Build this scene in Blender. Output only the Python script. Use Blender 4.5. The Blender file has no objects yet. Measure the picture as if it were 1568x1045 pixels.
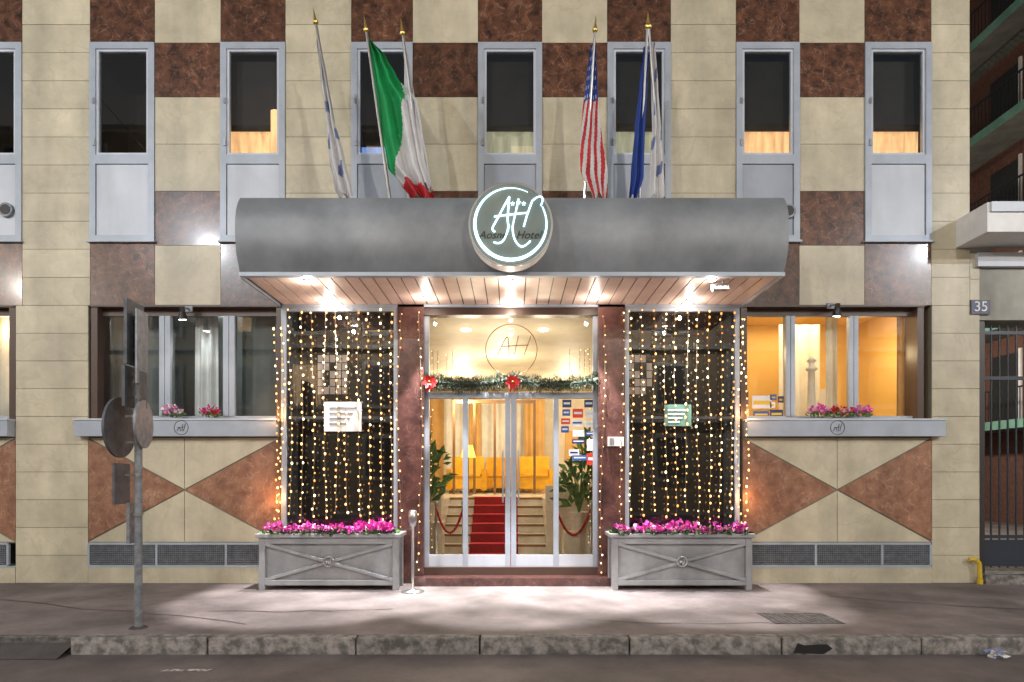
import bpy, math, random, bmesh
from mathutils import Vector, Matrix
R = random.Random(7)
S = bpy.context.scene
D0 = 9.0; F = 972.0; CH = 1.51
# survey helpers: facade is the plane y=0, 108 px of survey = 1 m there
def WX(p, d=D0): return (p-784.0)*d/F
def WZ(p, d=D0): return CH+(730.0-p)*d/F

# ---------------------------------------------------------------- materials
def new_mat(name):
    m = bpy.data.materials.new(name); m.use_nodes = True
    nt = m.node_tree; b = nt.nodes['Principled BSDF']
    return m, nt, b
def N(nt, t, **k):
    n = nt.nodes.new(t)
    for a, v in k.items(): setattr(n, a, v)
    return n
def mat(name, c1, c2=None, scale=3.0, rough=0.6, metal=0.0, bump=0.0, bscale=60, tint=False, coat=0.0,
        stretch=(1,1,1), rvar=0.0, grime=0.0, detail=3, lo=0.35, hi=0.65, spec=0.5, veins=None):
    m, nt, b = new_mat(name); L = nt.links.new
    tc = N(nt, 'ShaderNodeTexCoord'); mp = N(nt, 'ShaderNodeMapping'); mp.inputs['Scale'].default_value = stretch
    L(tc.outputs['Object'], mp.inputs[0])
    no = N(nt, 'ShaderNodeTexNoise'); no.inputs['Scale'].default_value = scale; no.inputs['Detail'].default_value = detail
    no.inputs['Roughness'].default_value = 0.65
    L(mp.outputs[0], no.inputs['Vector'])
    cr = N(nt, 'ShaderNodeValToRGB'); cr.color_ramp.elements[0].position = lo; cr.color_ramp.elements[1].position = hi
    c2 = c2 or tuple(x*0.85 for x in c1)
    cr.color_ramp.elements[0].color = (*c2, 1); cr.color_ramp.elements[1].color = (*c1, 1)
    L(no.outputs['Fac'], cr.inputs[0]); out = cr.outputs[0]
    if veins:
        v = N(nt, 'ShaderNodeTexNoise'); v.inputs['Scale'].default_value = veins[0]; v.inputs['Detail'].default_value = 5
        v.inputs['Distortion'].default_value = 0.6
        L(tc.outputs['Object'], v.inputs['Vector'])
        vr = N(nt, 'ShaderNodeValToRGB'); e = vr.color_ramp.elements
        e[0].position = 0.485; e[0].color = (0,0,0,1); e[1].position = 0.5; e[1].color = (1,1,1,1)
        e2 = e.new(0.515); e2.color = (0,0,0,1)
        L(v.outputs['Fac'], vr.inputs[0])
        mx = N(nt, 'ShaderNodeMix', data_type='RGBA'); mx.inputs['B'].default_value = (*veins[1], 1)
        ml = N(nt, 'ShaderNodeMath', operation='MULTIPLY')
        L(no.outputs['Fac'], ml.inputs[1])
        ml2 = N(nt, 'ShaderNodeMath', operation='MULTIPLY'); ml2.inputs[1].default_value = veins[2]
        L(vr.outputs[0], ml.inputs[0]); L(ml.outputs[0], ml2.inputs[0]); L(ml2.outputs[0], mx.inputs['Factor']); L(out, mx.inputs['A']); out = mx.outputs['Result']
    if grime > 0:
        g = N(nt, 'ShaderNodeTexNoise'); g.inputs['Scale'].default_value = 0.8; g.inputs['Detail'].default_value = 4
        gm = N(nt, 'ShaderNodeMapping'); gm.inputs['Scale'].default_value = (2.5, 1, 0.5) if stretch == (1,1,1) else (1,1,1)
        L(tc.outputs['Object'], gm.inputs[0]); L(gm.outputs[0], g.inputs['Vector'])
        r = N(nt, 'ShaderNodeMapRange'); r.inputs[1].default_value = 0.35; r.inputs[2].default_value = 0.65
        r.inputs[3].default_value = 1.0-grime; r.inputs[4].default_value = 1.0
        L(g.outputs['Fac'], r.inputs[0])
        mx = N(nt, 'ShaderNodeVectorMath', operation='SCALE'); L(out, mx.inputs[0]); L(r.outputs[0], mx.inputs['Scale']); out = mx.outputs[0]
    if tint:
        at = N(nt, 'ShaderNodeAttribute', attribute_name='tint')
        mx = N(nt, 'ShaderNodeVectorMath', operation='SCALE'); L(out, mx.inputs[0]); L(at.outputs['Fac'], mx.inputs['Scale']); out = mx.outputs[0]
    L(out, b.inputs['Base Color'])
    b.inputs['Roughness'].default_value = rough; b.inputs['Metallic'].default_value = metal
    b.inputs['Coat Weight'].default_value = coat; b.inputs['Coat Roughness'].default_value = 0.12
    b.inputs['Specular IOR Level'].default_value = spec
    if rvar:
        r = N(nt, 'ShaderNodeMapRange'); r.inputs[3].default_value = rough-rvar; r.inputs[4].default_value = rough+rvar
        L(no.outputs['Fac'], r.inputs[0]); L(r.outputs[0], b.inputs['Roughness'])
    if bump:
        bn = N(nt, 'ShaderNodeTexNoise'); bn.inputs['Scale'].default_value = bscale; bn.inputs['Detail'].default_value = 2
        L(tc.outputs['Object'], bn.inputs['Vector'])
        bp = N(nt, 'ShaderNodeBump'); bp.inputs['Strength'].default_value = bump; bp.inputs['Distance'].default_value = 0.01
        L(bn.outputs['Fac'], bp.inputs['Height']); L(bp.outputs[0], b.inputs['Normal'])
    return m
def emis(name, col, st, base=None, flat=False):
    m, nt, b = new_mat(name)
    b.inputs['Base Color'].default_value = (*(base or col), 1); b.inputs['Emission Color'].default_value = (*col, 1)
    b.inputs['Emission Strength'].default_value = st; b.inputs['Roughness'].default_value = 0.6
    m.cycles.emission_sampling='NONE'
    if flat: return m
    tc = N(nt, 'ShaderNodeTexCoord'); no = N(nt, 'ShaderNodeTexNoise'); no.inputs['Scale'].default_value = 4
    mp = N(nt, 'ShaderNodeMapping'); mp.inputs['Scale'].default_value=(3,1,.5)
    nt.links.new(tc.outputs['Object'], mp.inputs[0]); nt.links.new(mp.outputs[0], no.inputs['Vector'])
    r = N(nt, 'ShaderNodeMapRange'); r.inputs[1].default_value = 0.3; r.inputs[2].default_value = 0.7
    r.inputs[3].default_value = st*0.55; r.inputs[4].default_value = st*1.3
    nt.links.new(no.outputs['Fac'], r.inputs[0]); nt.links.new(r.outputs[0], b.inputs['Emission Strength'])
    return m
def glass(name, fac=0.12, tintc=(0.9,0.93,0.93), rough=0.02):
    m = bpy.data.materials.new(name); m.use_nodes = True; nt = m.node_tree; nt.nodes.clear(); L = nt.links.new
    o = N(nt, 'ShaderNodeOutputMaterial'); mx = N(nt, 'ShaderNodeMixShader'); t = N(nt, 'ShaderNodeBsdfTransparent')
    g = N(nt, 'ShaderNodeBsdfGlossy'); g.inputs['Roughness'].default_value = rough
    t.inputs[0].default_value = (*tintc, 1)
    fr = N(nt, 'ShaderNodeFresnel'); fr.inputs[0].default_value = 1.5
    ad = N(nt, 'ShaderNodeMath', operation='ADD'); ad.inputs[1].default_value = fac-0.04
    tc = N(nt, 'ShaderNodeTexCoord'); no = N(nt, 'ShaderNodeTexNoise'); no.inputs['Scale'].default_value = 1.3; no.inputs['Detail'].default_value = 0
    bp = N(nt, 'ShaderNodeBump'); bp.inputs['Strength'].default_value = 0.08; bp.inputs['Distance'].default_value = 0.02
    L(tc.outputs['Object'], no.inputs['Vector']); L(no.outputs['Fac'], bp.inputs['Height']); L(bp.outputs[0], g.inputs['Normal'])
    L(fr.outputs[0], ad.inputs[0]); L(ad.outputs[0], mx.inputs[0]); L(t.outputs[0], mx.inputs[1]); L(g.outputs[0], mx.inputs[2]); L(mx.outputs[0], o.inputs[0])
    return m

M = {}
M['cream'] = mat('cream_stone', (0.60,0.55,0.415), (0.47,0.43,0.32), scale=2.6, rough=0.42, bump=0.15, bscale=90, tint=True, grime=0.22, detail=5, veins=(1.6,(0.36,0.31,0.22),0.5))
M['brown'] = mat('brown_marble', (0.19,0.082,0.045), (0.035,0.017,0.012), scale=7, rough=0.30, tint=True, coat=0.2, veins=(5.0,(0.36,0.22,0.15),0.9), detail=8, grime=.35, lo=.36, hi=.68)
M['brownlow'] = mat('reddish_granite', (0.38,0.195,0.115), (0.20,0.09,0.055), scale=6, rough=0.42, tint=True, bump=0.1, veins=(4,(0.55,0.38,0.29),0.9), grime=0.3, detail=8)
M['colmarble'] = mat('purple_brown_marble', (0.13,0.058,0.05), (0.055,0.025,0.024), scale=5, rough=0.2, coat=0.3, veins=(4,(0.30,0.17,0.14),0.5), detail=5)
M['grout'] = mat('grout', (0.20,0.185,0.145), rough=0.9)
M['alu'] = mat('painted_aluminium', (0.40,0.45,0.53), (0.34,0.39,0.46), scale=3, rough=0.42, metal=0.1, grime=0.12)
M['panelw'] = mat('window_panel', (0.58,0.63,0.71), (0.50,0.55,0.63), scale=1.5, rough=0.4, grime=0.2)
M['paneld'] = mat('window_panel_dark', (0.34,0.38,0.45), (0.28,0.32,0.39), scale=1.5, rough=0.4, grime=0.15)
M['brownframe'] = mat('dark_brown_frame', (0.07,0.04,0.03), rough=0.4)
M['darkframe'] = mat('dark_frame', (0.03,0.03,0.033), rough=0.4)
M['dark'] = mat('dark_interior', (0.03,0.022,0.018), rough=0.8)
M['blind'] = mat('dark_blind', (0.035,0.026,0.022), (0.02,0.015,0.012), scale=2, rough=0.7)
M['canopy'] = mat('brushed_grey_metal', (0.30,0.325,0.355), (0.19,0.21,0.235), scale=1.5, rough=0.5, metal=0.15, stretch=(1.3,1,1.2), grime=0.28, bump=0.03, bscale=8, lo=.3, hi=.7, detail=6)
M['slat'] = mat('soffit_slats', (0.68,0.53,0.46), (0.60,0.46,0.40), scale=4, rough=0.45, tint=True)
M['steel'] = mat('steel', (0.55,0.56,0.58), rough=0.28, metal=0.9)
M['galv'] = mat('galvanised', (0.25,0.27,0.30), (0.15,0.165,0.185), scale=14, rough=0.5, metal=0.3)
M['signback'] = mat('sign_back', (0.10,0.105,0.12), (0.055,0.06,0.07), scale=9, rough=0.6, metal=0.1)
M['planter'] = mat('planter_paint', (0.36,0.37,0.39), (0.28,0.29,0.31), scale=4, rough=0.45, grime=0.35)
M['white'] = mat('white_paint', (0.75,0.76,0.76), rough=0.5)
M['glass'] = glass('window_glass', 0.08)
M['glassup'] = glass('upper_window_glass', 0.2)
M['glassdark'] = glass('display_glass', 0.10, (0.75,0.8,0.78))
M['doorglass'] = glass('door_glass', 0.045, (0.97,0.98,0.96))
M['asphalt'] = mat('sidewalk_asphalt', (0.27,0.23,0.228), (0.14,0.12,0.12), scale=1.5, rough=0.7, bump=0.9, bscale=80, detail=9, grime=0.4, stretch=(1,1.0001,1))
M['road'] = mat('road_asphalt', (0.14,0.118,0.115), (0.07,0.06,0.06), scale=1.8, rough=0.6, bump=0.9, bscale=70, detail=9)
M['patch'] = mat('asphalt_patch', (0.075,0.065,0.065), (0.05,0.043,0.043), scale=5, rough=0.8, bump=0.5, bscale=110)
M['kerb'] = mat('kerb_granite', (0.27,0.25,0.24), (0.09,0.085,0.08), scale=10, rough=0.7, bump=0.8, bscale=40, tint=True, detail=8, lo=0.4, hi=0.62)
M['paint'] = mat('road_paint', (0.5,0.48,0.45), (0.12,0.10,0.10), scale=22, rough=0.7, lo=.45, hi=.55)
M['ground'] = mat('ground_mat', (0.08,0.075,0.07), rough=0.9)
M['black'] = mat('black_metal', (0.015,0.015,0.017), rough=0.4)
M['gate'] = mat('gate_iron', (0.035,0.045,0.065), rough=0.4, metal=0.2)
M['plaster'] = mat('grey_plaster', (0.42,0.42,0.38), (0.32,0.32,0.29), scale=2, rough=0.8, grime=0.3)
M['yellow'] = mat('yellow_paint', (0.6,0.42,0.03), rough=0.5)
M['gold'] = mat('gold_metal', (0.5,0.35,0.1), rough=0.35, metal=0.8)
M['bulb'] = emis('warm_bulb', (1.0,0.50,0.17), 2.6, flat=True)
M['bulbd'] = emis('dim_bulb', (1.0,0.38,0.10), 1.3, flat=True)
M['bulbw'] = emis('white_bulb', (1.0,0.72,0.38), 4.0, flat=True)
M['lamp'] = emis('downlight_lens', (1.0,0.93,0.85), 20)
M['wire'] = mat('wire', (0.16,0.13,0.08), rough=0.6)
M['pink'] = mat('magenta_petals', (0.70,0.04,0.42), (0.45,0.015,0.25), scale=30, rough=0.6)
M['pinkl'] = mat('pink_petals', (0.75,0.3,0.55), rough=0.6)
M['red'] = mat('red_petals', (0.55,0.012,0.015), (0.3,0.005,0.01), scale=30, rough=0.6)
M['leaf'] = mat('leaf_green', (0.11,0.23,0.05), (0.05,0.12,0.025), scale=12, rough=0.5)
M['fir'] = mat('fir_needles', (0.045,0.075,0.045), (0.015,0.03,0.018), scale=20, rough=0.7)
M['frost'] = mat('frosted_needles', (0.30,0.32,0.28), rough=0.7)
M['marblei'] = mat('lobby_marble', (0.68,0.62,0.52), (0.56,0.49,0.39), scale=3, rough=0.25, veins=(2,(0.4,0.3,0.2),0.6))
M['wallcream'] = mat('lobby_wall', (0.70,0.60,0.43), rough=0.6)
M['ceil'] = mat('lobby_ceiling', (0.46,0.40,0.29), rough=0.6)
M['carpet'] = mat('red_carpet', (0.50,0.012,0.018), (0.36,0.008,0.012), scale=30, rough=0.9, tint=True)
M['brass'] = mat('stair_edge', (0.25,0.13,0.05), rough=0.4, metal=0.3)
M['curt'] = mat('cream_curtain', (0.78,0.74,0.64), rough=0.8)
M['curto'] = mat('orange_curtain', (0.66,0.38,0.12), rough=0.8)
M['curtg'] = mat('grey_curtain', (0.17,0.19,0.19), (0.13,0.15,0.15), scale=2, rough=0.8)
M['sofa'] = mat('yellow_upholstery', (0.80,0.42,0.015), (0.68,0.33,0.01), scale=8, rough=0.7)
M['yellowwall'] = mat('yellow_wall', (0.74,0.50,0.16), (0.68,0.44,0.13), scale=1, rough=0.7)
M['e_orange'] = emis('lit_curtain_orange', (1.0,0.58,0.27), 1.15, (0.6,0.4,0.2))
M['e_pale'] = emis('lit_curtain_pale', (0.80,0.76,0.52), 0.42, (0.5,0.5,0.4))
M['e_blue'] = emis('lit_blue', (0.25,0.45,1.0), 0.8)
M['e_win'] = emis('lit_window_far', (1.0,0.7,0.4), 1.0)
M['shade'] = emis('lampshade', (1.0,0.45,0.08), 2.5)
M['brick'] = mat('dark_brick', (0.15,0.07,0.055), (0.10,0.045,0.035), scale=8, rough=0.8)
M['greenslab'] = mat('green_balcony_edge', (0.13,0.27,0.22), (0.09,0.19,0.15), scale=2, rough=0.6)
M['slabgrey'] = mat('balcony_soffit', (0.12,0.12,0.11), (0.08,0.08,0.075), scale=2, rough=0.8)
M['ochre'] = mat('ochre_plaster', (0.30,0.24,0.17), (0.22,0.17,0.12), scale=0.6, rough=0.85)

# ---------------------------------------------------------------- mesh builder
class MB:
    def __init__(s, *mats): s.v=[]; s.f=[]; s.m=[]; s.t=[]; s.mats=list(mats)
    def mi(s, k):
        if k not in s.mats: s.mats.append(k)
        return s.mats.index(k)
    def add(s, vs, fs, k, t=1.0):
        o=len(s.v); s.v+= [tuple(p) for p in vs]; i=s.mi(k)
        for f in fs: s.f.append([o+a for a in f]); s.m.append(i); s.t.append(t)
    def box(s, x0,x1,y0,y1,z0,z1,k,t=1.0):
        if x0>x1: x0,x1=x1,x0
        if z0>z1: z0,z1=z1,z0
        if y0>y1: y0,y1=y1,y0
        s.add([(x0,y0,z0),(x1,y0,z0),(x1,y1,z0),(x0,y1,z0),(x0,y0,z1),(x1,y0,z1),(x1,y1,z1),(x0,y1,z1)],
              [(0,3,2,1),(4,5,6,7),(0,1,5,4),(1,2,6,5),(2,3,7,6),(3,0,4,7)],k,t)
    def prism(s, pts, y0, y1, k, t=1.0):
        n=len(pts)
        vs=[(p[0],y0,p[1]) for p in pts]+[(p[0],y1,p[1]) for p in pts]
        fs=[tuple(range(n)), tuple(reversed(range(n,2*n)))]+[(i,i+n,(i+1)%n+n,(i+1)%n) for i in range(n)]
        s.add(vs,fs,k,t)
    def cyl(s, a, b, r0, r1=None, n=12, k='steel', t=1.0, cap=True):
        a=Vector(a); b=Vector(b); r1=r0 if r1 is None else r1
        d=(b-a).normalized(); u=d.orthogonal().normalized(); w=d.cross(u)
        vs=[]
        for c,r in ((a,r0),(b,r1)):
            for i in range(n):
                q=2*math.pi*i/n; vs.append(c+u*math.cos(q)*r+w*math.sin(q)*r)
        fs=[(i,(i+1)%n,(i+1)%n+n,i+n) for i in range(n)]
        if cap: fs+=[tuple(reversed(range(n))),tuple(range(n,2*n))]
        s.add(vs,fs,k,t)
    def tube(s, pts, r, n=6, k='steel'):
        for a,b in zip(pts[:-1],pts[1:]): s.cyl(a,b,r,r,n,k)
    def ball(s, c, r, k, seg=6, rings=4, sc=(1,1,1)):
        vs=[(c[0],c[1],c[2]+r*sc[2])]
        for j in range(1,rings):
            th=math.pi*j/rings
            for i in range(seg):
                ph=2*math.pi*i/seg
                vs.append((c[0]+r*sc[0]*math.sin(th)*math.cos(ph),c[1]+r*sc[1]*math.sin(th)*math.sin(ph),c[2]+r*sc[2]*math.cos(th)))
        vs.append((c[0],c[1],c[2]-r*sc[2])); e=len(vs)-1
        fs=[(0,1+i,1+(i+1)%seg) for i in range(seg)]
        for j in range(rings-2):
            a=1+j*seg; b=a+seg
            fs+=[(a+i,b+i,b+(i+1)%seg,a+(i+1)%seg) for i in range(seg)]
        a=1+(rings-2)*seg
        fs+=[(a+i,e,a+(i+1)%seg) for i in range(seg)]
        s.add(vs,fs,k)
    def lathe(s, c, prof, k, n=20):
        vs=[]; 
        for r,z in prof:
            for i in range(n):
                q=2*math.pi*i/n; vs.append((c[0]+r*math.cos(q),c[1]+r*math.sin(q),c[2]+z))
        fs=[]
        for j in range(len(prof)-1):
            fs+=[(j*n+i,j*n+(i+1)%n,(j+1)*n+(i+1)%n,(j+1)*n+i) for i in range(n)]
        s.add(vs,fs,k)
    def curtain(s, x0,x1,y,z0,z1,k,amp=0.03,wl=0.12,n=None,ph=0):
        n=n or max(8,int((x1-x0)/wl*8)); vs=[]
        for i in range(n+1):
            x=x0+(x1-x0)*i/n; a=2*math.pi*x/wl+ph+0.8*math.sin(x*5)
            vs.append((x,y+amp*math.sin(a),z0)); vs.append((x+0.01*math.sin(x*9),y+amp*0.6*math.sin(a),z1))
        s.add(vs,[(2*i,2*i+2,2*i+3,2*i+1) for i in range(n)],k)
    def leaves(s, c, rad, n, size, ks, up=0.3, asp=0.35):
        for _ in range(n):
            while True:
                p=Vector((R.uniform(-1,1),R.uniform(-1,1),R.uniform(-1,1)))
                if p.length<=1: break
            o=Vector((c[0]+p.x*rad[0],c[1]+p.y*rad[1],c[2]+p.z*rad[2]))
            d=Vector((p.x*rad[0]+R.uniform(-.4,.4)*rad[0],p.y*rad[1]+R.uniform(-.4,.4)*rad[1],R.uniform(-.3,1)*rad[2]+up*0.1))
            if d.length<1e-4: d=Vector((0,0,1))
            d.normalize(); w=d.cross(Vector((R.uniform(-1,1),R.uniform(-1,1),R.uniform(-1,1)))).normalized()
            l=size*R.uniform(0.6,1.3); q=l*asp; nn=d.cross(w)*l*0.12
            s.add([o,o+d*l*.5+w*q+nn,o+d*l-nn,o+d*l*.5-w*q+nn],[(0,1,2,3)],R.choice(ks),R.uniform(.7,1.2))
    def make(s, name, parent=None, smooth=False, loc=None):
        me=bpy.data.meshes.new(name); me.from_pydata(s.v,[],s.f); 
        for k in s.mats: me.materials.append(M[k])
        me.polygons.foreach_set('material_index', s.m)
        at=me.attributes.new('tint','FLOAT','FACE'); at.data.foreach_set('value', s.t)
        if smooth: me.polygons.foreach_set('use_smooth',[True]*len(s.f))
        me.update(); o=bpy.data.objects.new(name, me); S.collection.objects.link(o)
        if parent: o.parent=parent
        return o
def empty(name):
    o=bpy.data.objects.new(name,None); S.collection.objects.link(o); return o
def curve(name, strokes, r, k, parent=None, tf=lambda x,z:(x,0,z), taper=False):
    cu=bpy.data.curves.new(name,'CURVE'); cu.dimensions='3D'; cu.bevel_depth=r; cu.bevel_resolution=2; cu.resolution_u=10
    for st in strokes:
        sp=cu.splines.new('NURBS' if len(st)>2 else 'POLY'); sp.points.add(len(st)-1)
        for i,p in enumerate(st): sp.points[i].co=(*tf(p[0],p[1]),1); sp.points[i].radius=p[2] if len(p)>2 else 1
        if len(st)>2: sp.order_u=3; sp.use_endpoint_u=True
    cu.materials.append(M[k]); o=bpy.data.objects.new(name,cu); S.collection.objects.link(o)
    if parent: o.parent=parent
    return o
def text(name, body, loc, size, k, parent=None, shear=0.0, rot=(math.pi/2,0,0)):
    cu=bpy.data.curves.new(name,'FONT'); cu.body=body; cu.size=size; cu.shear=shear; cu.align_x='CENTER'; cu.align_y='CENTER'; cu.extrude=0.002
    cu.materials.append(M[k]); o=bpy.data.objects.new(name,cu); o.location=loc; o.rotation_euler=rot; S.collection.objects.link(o)
    if parent: o.parent=parent
    return o
def light(name, typ, loc, energy, col=(1,1,1), size=0.1, rot=None, parent=None, angle=None, blend=0.6):
    l=bpy.data.lights.new(name,typ); l.energy=energy; l.color=col
    if typ=='AREA': l.size=size
    elif typ in('POINT','SPOT'): l.shadow_soft_size=size
    if angle: l.spot_size=angle; l.spot_blend=blend
    o=bpy.data.objects.new(name,l); o.location=loc
    if rot: o.rotation_euler=rot
    S.collection.objects.link(o)
    if parent: o.parent=parent
    return o

# ================================================================= HOTEL
hotel=empty('hotel_building')
W=MB('cream','brown','brownlow','grout')
def backing(a,b,t,u): W.box(WX(a),WX(b),0.014,0.30,WZ(u),WZ(t),'grout')
def stones(a,b,t,u,k,ch=None,back=True,var=0.07):
    if back: backing(a,b,t,u)
    g=0.003
    rows=max(1,round((u-t)/ch)) if ch else 1
    for i in range(rows):
        p0=t+(u-t)*i/rows; p1=t+(u-t)*(i+1)/rows
        W.box(WX(a)+g,WX(b)-g,R.uniform(-0.001,0.001),0.02,WZ(p1)+g,WZ(p0)-g,k,1+R.uniform(-var,var))
TOP=-220
wins=[(-258,-158),(-61,34),(138,237),(338,437),(538,632),(732,830),(930,1027),(1127,1224),(1324,1426)]
for a,b in wins:
    stones(a,b,TOP,-75,'cream',72); stones(a,b,-75,66,'brown',71,var=0.2)
cols=[(-158,-61,'c'),(34,138,'p'),(237,338,'c'),(437,538,'p'),(632,732,'c'),(830,930,'c'),(1027,1127,'p'),(1224,1324,'c'),(1426,1485,'p')]
stones(-330,-258,TOP,465,'cream',41)
for a,b,t in cols:
    if t=='p':
        stones(a,b,TOP,468,'cream',43)
    else:
        stones(a,b,TOP,-75,'cream',72); stones(a,b,-75,66,'cream',70)
        stones(a,b,66,149,'brown',None,var=0.2); stones(a,b,149,293,'cream',72)
        stones(a,b,293,376,'brown',None,var=0.2); stones(a,b,376,468,'cream',None)
for a,b in wins:
    stones(a,b,370,468,'brown',None,var=0.2)
stones(24,135,468,893,'cream',42.5); stones(1427,1500,468,893,'cream',42.5)
stones(-330,-262,468,893,'cream',42.5)
stones(1485,1500,388,468,'cream',40)
stones(430,433,468,893,'cream'); 
def lowwall(a,b):
    t,u=671,830; c=(a+b)/2; m=(t+u)/2
    backing(a,b,643,832); g=0.5
    def P(*pts): return [(WX(x),WZ(y)) for x,y in pts]
    W.prism(P((a+g,u-2),(c-2,m),(a+g,t+2))[::1],0,0.02,'brownlow',0.95)
    W.prism(P((b-g,t+2),(c+2,m),(b-g,u-2)),0,0.02,'brownlow',1.05)
    W.prism(P((a+2,t),(c-g,m-1.5),(c-g,t)),0,0.02,'cream',1.0); W.prism(P((c+g,t),(c+g,m-1.5),(b-2,t)),0,0.02,'cream',1.04)
    W.prism(P((a+2,u),(c-g,u),(c-g,m+1.5)),0,0.02,'cream',0.97); W.prism(P((c+g,u),(b-2,u),(c+g,m+1.5)),0,0.02,'cream',1.0)
    backing(a,b,868,893); W.box(WX(a)+.003,WX(b)-.003,-0.004,0.02,WZ(893),WZ(869),'cream',0.95)
bays=[(-262,24),(135,430),(1137,1427)]
for a,b in bays: lowwall(a,b)
W.make('stone_cladding',hotel)

B=MB('plaster'); xL=WX(-330); xR=WX(1500)
B.box(xR-0.25,xR-0.002,0.31,12,0,WZ(TOP),'plaster'); B.box(xL+0.002,xL+0.25,0.31,12,0,WZ(TOP),'plaster')
B.box(xL,xR,12,12.3,0,WZ(TOP),'plaster'); B.box(xL-0.2,xR-0.1,-0.25,12.3,WZ(TOP)+0.002,WZ(TOP)+0.3,'plaster')
B.make('building_mass',hotel)

V=MB('alu')
for i,(a,b) in enumerate(bays):
    if i==0: va,vb=-255,12
    elif i==1: va,vb=128+8,424
    else: va,vb=1150,1425
    V.box(WX(a),WX(b),0.28,0.3,WZ(868),WZ(830),'black')
    V.box(WX(a),WX(b),0.0,0.28,WZ(868.5),WZ(867),'alu')
    V.box(WX(va),WX(vb),-0.008,0.03,WZ(834.5),WZ(831),'alu'); V.box(WX(va),WX(vb),-0.008,0.03,WZ(869),WZ(865.5),'alu')
    for f in (0,0.36,0.73,1):
        x=WX(va)+(WX(vb)-WX(va))*f; V.box(x-0.015,x+0.015,-0.008,0.03,WZ(865.5),WZ(834.5),'alu')
    for j in range(9):
        z=WZ(865)+0.008+j*0.031
        V.add([(WX(va),0.0,z),(WX(vb),0.0,z),(WX(vb),0.02,z+0.018),(WX(va),0.02,z+0.018)],[(0,1,2,3)],'galv')
    for j in range(int((vb-va)/3)):
        x=WX(va+j*3); V.box(x,x+0.006,0.003,0.008,WZ(865.5),WZ(834.5),'galv')
    V.box(WX(a)+.001,WX(va)-.001,-0.002,0.28,WZ(868),WZ(831),'plaster'); 
    sa,sb={0:(-270,22),1:(123,428),2:(1139,1439)}[i]
    V.box(WX(sa),WX(sb),-0.13,0.10,WZ(669),WZ(645),'alu'); V.box(WX(sa)-.01,WX(sb)+.01,-0.145,0.10,WZ(645),WZ(642.5),'panelw')
V.make('sills_and_vents',hotel)
for px in (277,1283):
    c=(WX(px,8.86),-0.15,WZ(655,8.86))
    curve('sill_logo',[[(math.cos(t*.4)*0.1,math.sin(t*.4)*0.1) for t in range(0,17)],[(-.06,-.05),(-.02,.05),(-.01,-.05)],[(.02,.05),(.01,-.05)],[(.06,.06),(.03,-.05)],[(-.05,0),(.05,.01)]],0.004,'darkframe',hotel,lambda x,z,c=c:(c[0]+x,c[1]+0.018,c[2]+z))

G=MB('alu','glass')
def gwin(a,b,muls,top=470,bot=642,framek='brownframe'):
    G.box(WX(a),WX(b),0.0,0.32,WZ(top),WZ(top-3),framek)
    G.box(WX(a),WX(a)+0.09,0.02,0.32,WZ(bot),WZ(top),framek); G.box(WX(b)-0.09,WX(b),0.02,0.32,WZ(bot),WZ(top),framek)
    y0,y1=0.13,0.19
    G.box(WX(a)+.09,WX(b)-.09,y0,y1,WZ(top+11),WZ(top),framek); G.box(WX(a)+.09,WX(b)-.09,y0,y1,WZ(bot),WZ(bot-6),'alu')
    for m0,m1 in muls:
        mid=(m0+m1)/2
        G.box(WX(m0),WX(mid)-.004,y0-.02,y1,WZ(bot-6),WZ(top+11),'alu'); G.box(WX(mid)+.004,WX(m1),y0-.02,y1,WZ(bot-6),WZ(top+11),'alu')
        G.box(WX(mid)-.004,WX(mid)+.004,y0,y1,WZ(bot-6),WZ(top+11),'darkframe')
    G.add([(WX(a)+.09,0.16,WZ(bot)),(WX(b)-.09,0.16,WZ(bot)),(WX(b)-.09,0.16,WZ(top)),(WX(a)+.09,0.16,WZ(top))],[(0,1,2,3)],'glass')
gwin(138,432,[(237,254),(336,354)]); gwin(1135,1416,[(1209,1223),(1307,1321)]); gwin(-262,22,[(-170,-155),(-75,-60)])
G.make('ground_floor_windows',hotel)

def room(name,x0,x1,y0,y1,z0,z1,wk,fk,ck,front=False):
    r=MB(wk)
    r.box(x0-.05,x0,y0,y1,z0,z1,wk); r.box(x1,x1+.05,y0,y1,z0,z1,wk); r.box(x0-.05,x1+.05,y1,y1+.05,z0,z1,wk)
    r.box(x0-.05,x1+.05,y0,y1+.05,z0-.05,z0-.001,fk); r.box(x0-.05,x1+.05,y0,y1+.05,z1+.001,z1+.05,ck)
    return r
r=room('r',WX(1130),WX(1424),0.305,1.9,1.2,4.1,'yellowwall','marblei','yellowwall')
r.curtain(WX(1222),WX(1240),0.5,2.35,3.95,'curt',0.02,0.12); r.curtain(WX(1292),WX(1310),0.5,2.35,3.95,'curt',0.02,0.12)
r.curtain(WX(1246),WX(1318),1.2,2.0,3.95,'curt',0.03,0.19)
r.curtain(WX(1398),WX(1412),0.4,2.35,3.95,'curto',0.02,0.1)
r.box(WX(1345),WX(1375),1.86,1.9,2.45,3.0,'white')
r.make('right_room',hotel)
light('room_light','AREA',(WX(1270),0.95,4.05),38,(1,0.74,0.42),0.9,parent=hotel)
light('room_light','POINT',(WX(1165),0.8,3.4),11,(1,0.74,0.42),0.1,parent=hotel)
light('room_light','POINT',(WX(1370),0.8,3.4),11,(1,0.74,0.42),0.1,parent=hotel)
r=room('r',WX(138),WX(432),0.305,2.0,1.2,4.1,'curtg','dark','curtg')
r.curtain(WX(276),WX(314),0.42,2.35,3.92,'white',0.035,0.13); r.curtain(WX(352),WX(432),0.40,2.35,3.92,'curtg',0.006,0.5); r.curtain(WX(140),WX(240),0.5,2.35,3.92,'curtg',0.006,0.5)
r.make('left_room',hotel)
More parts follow.
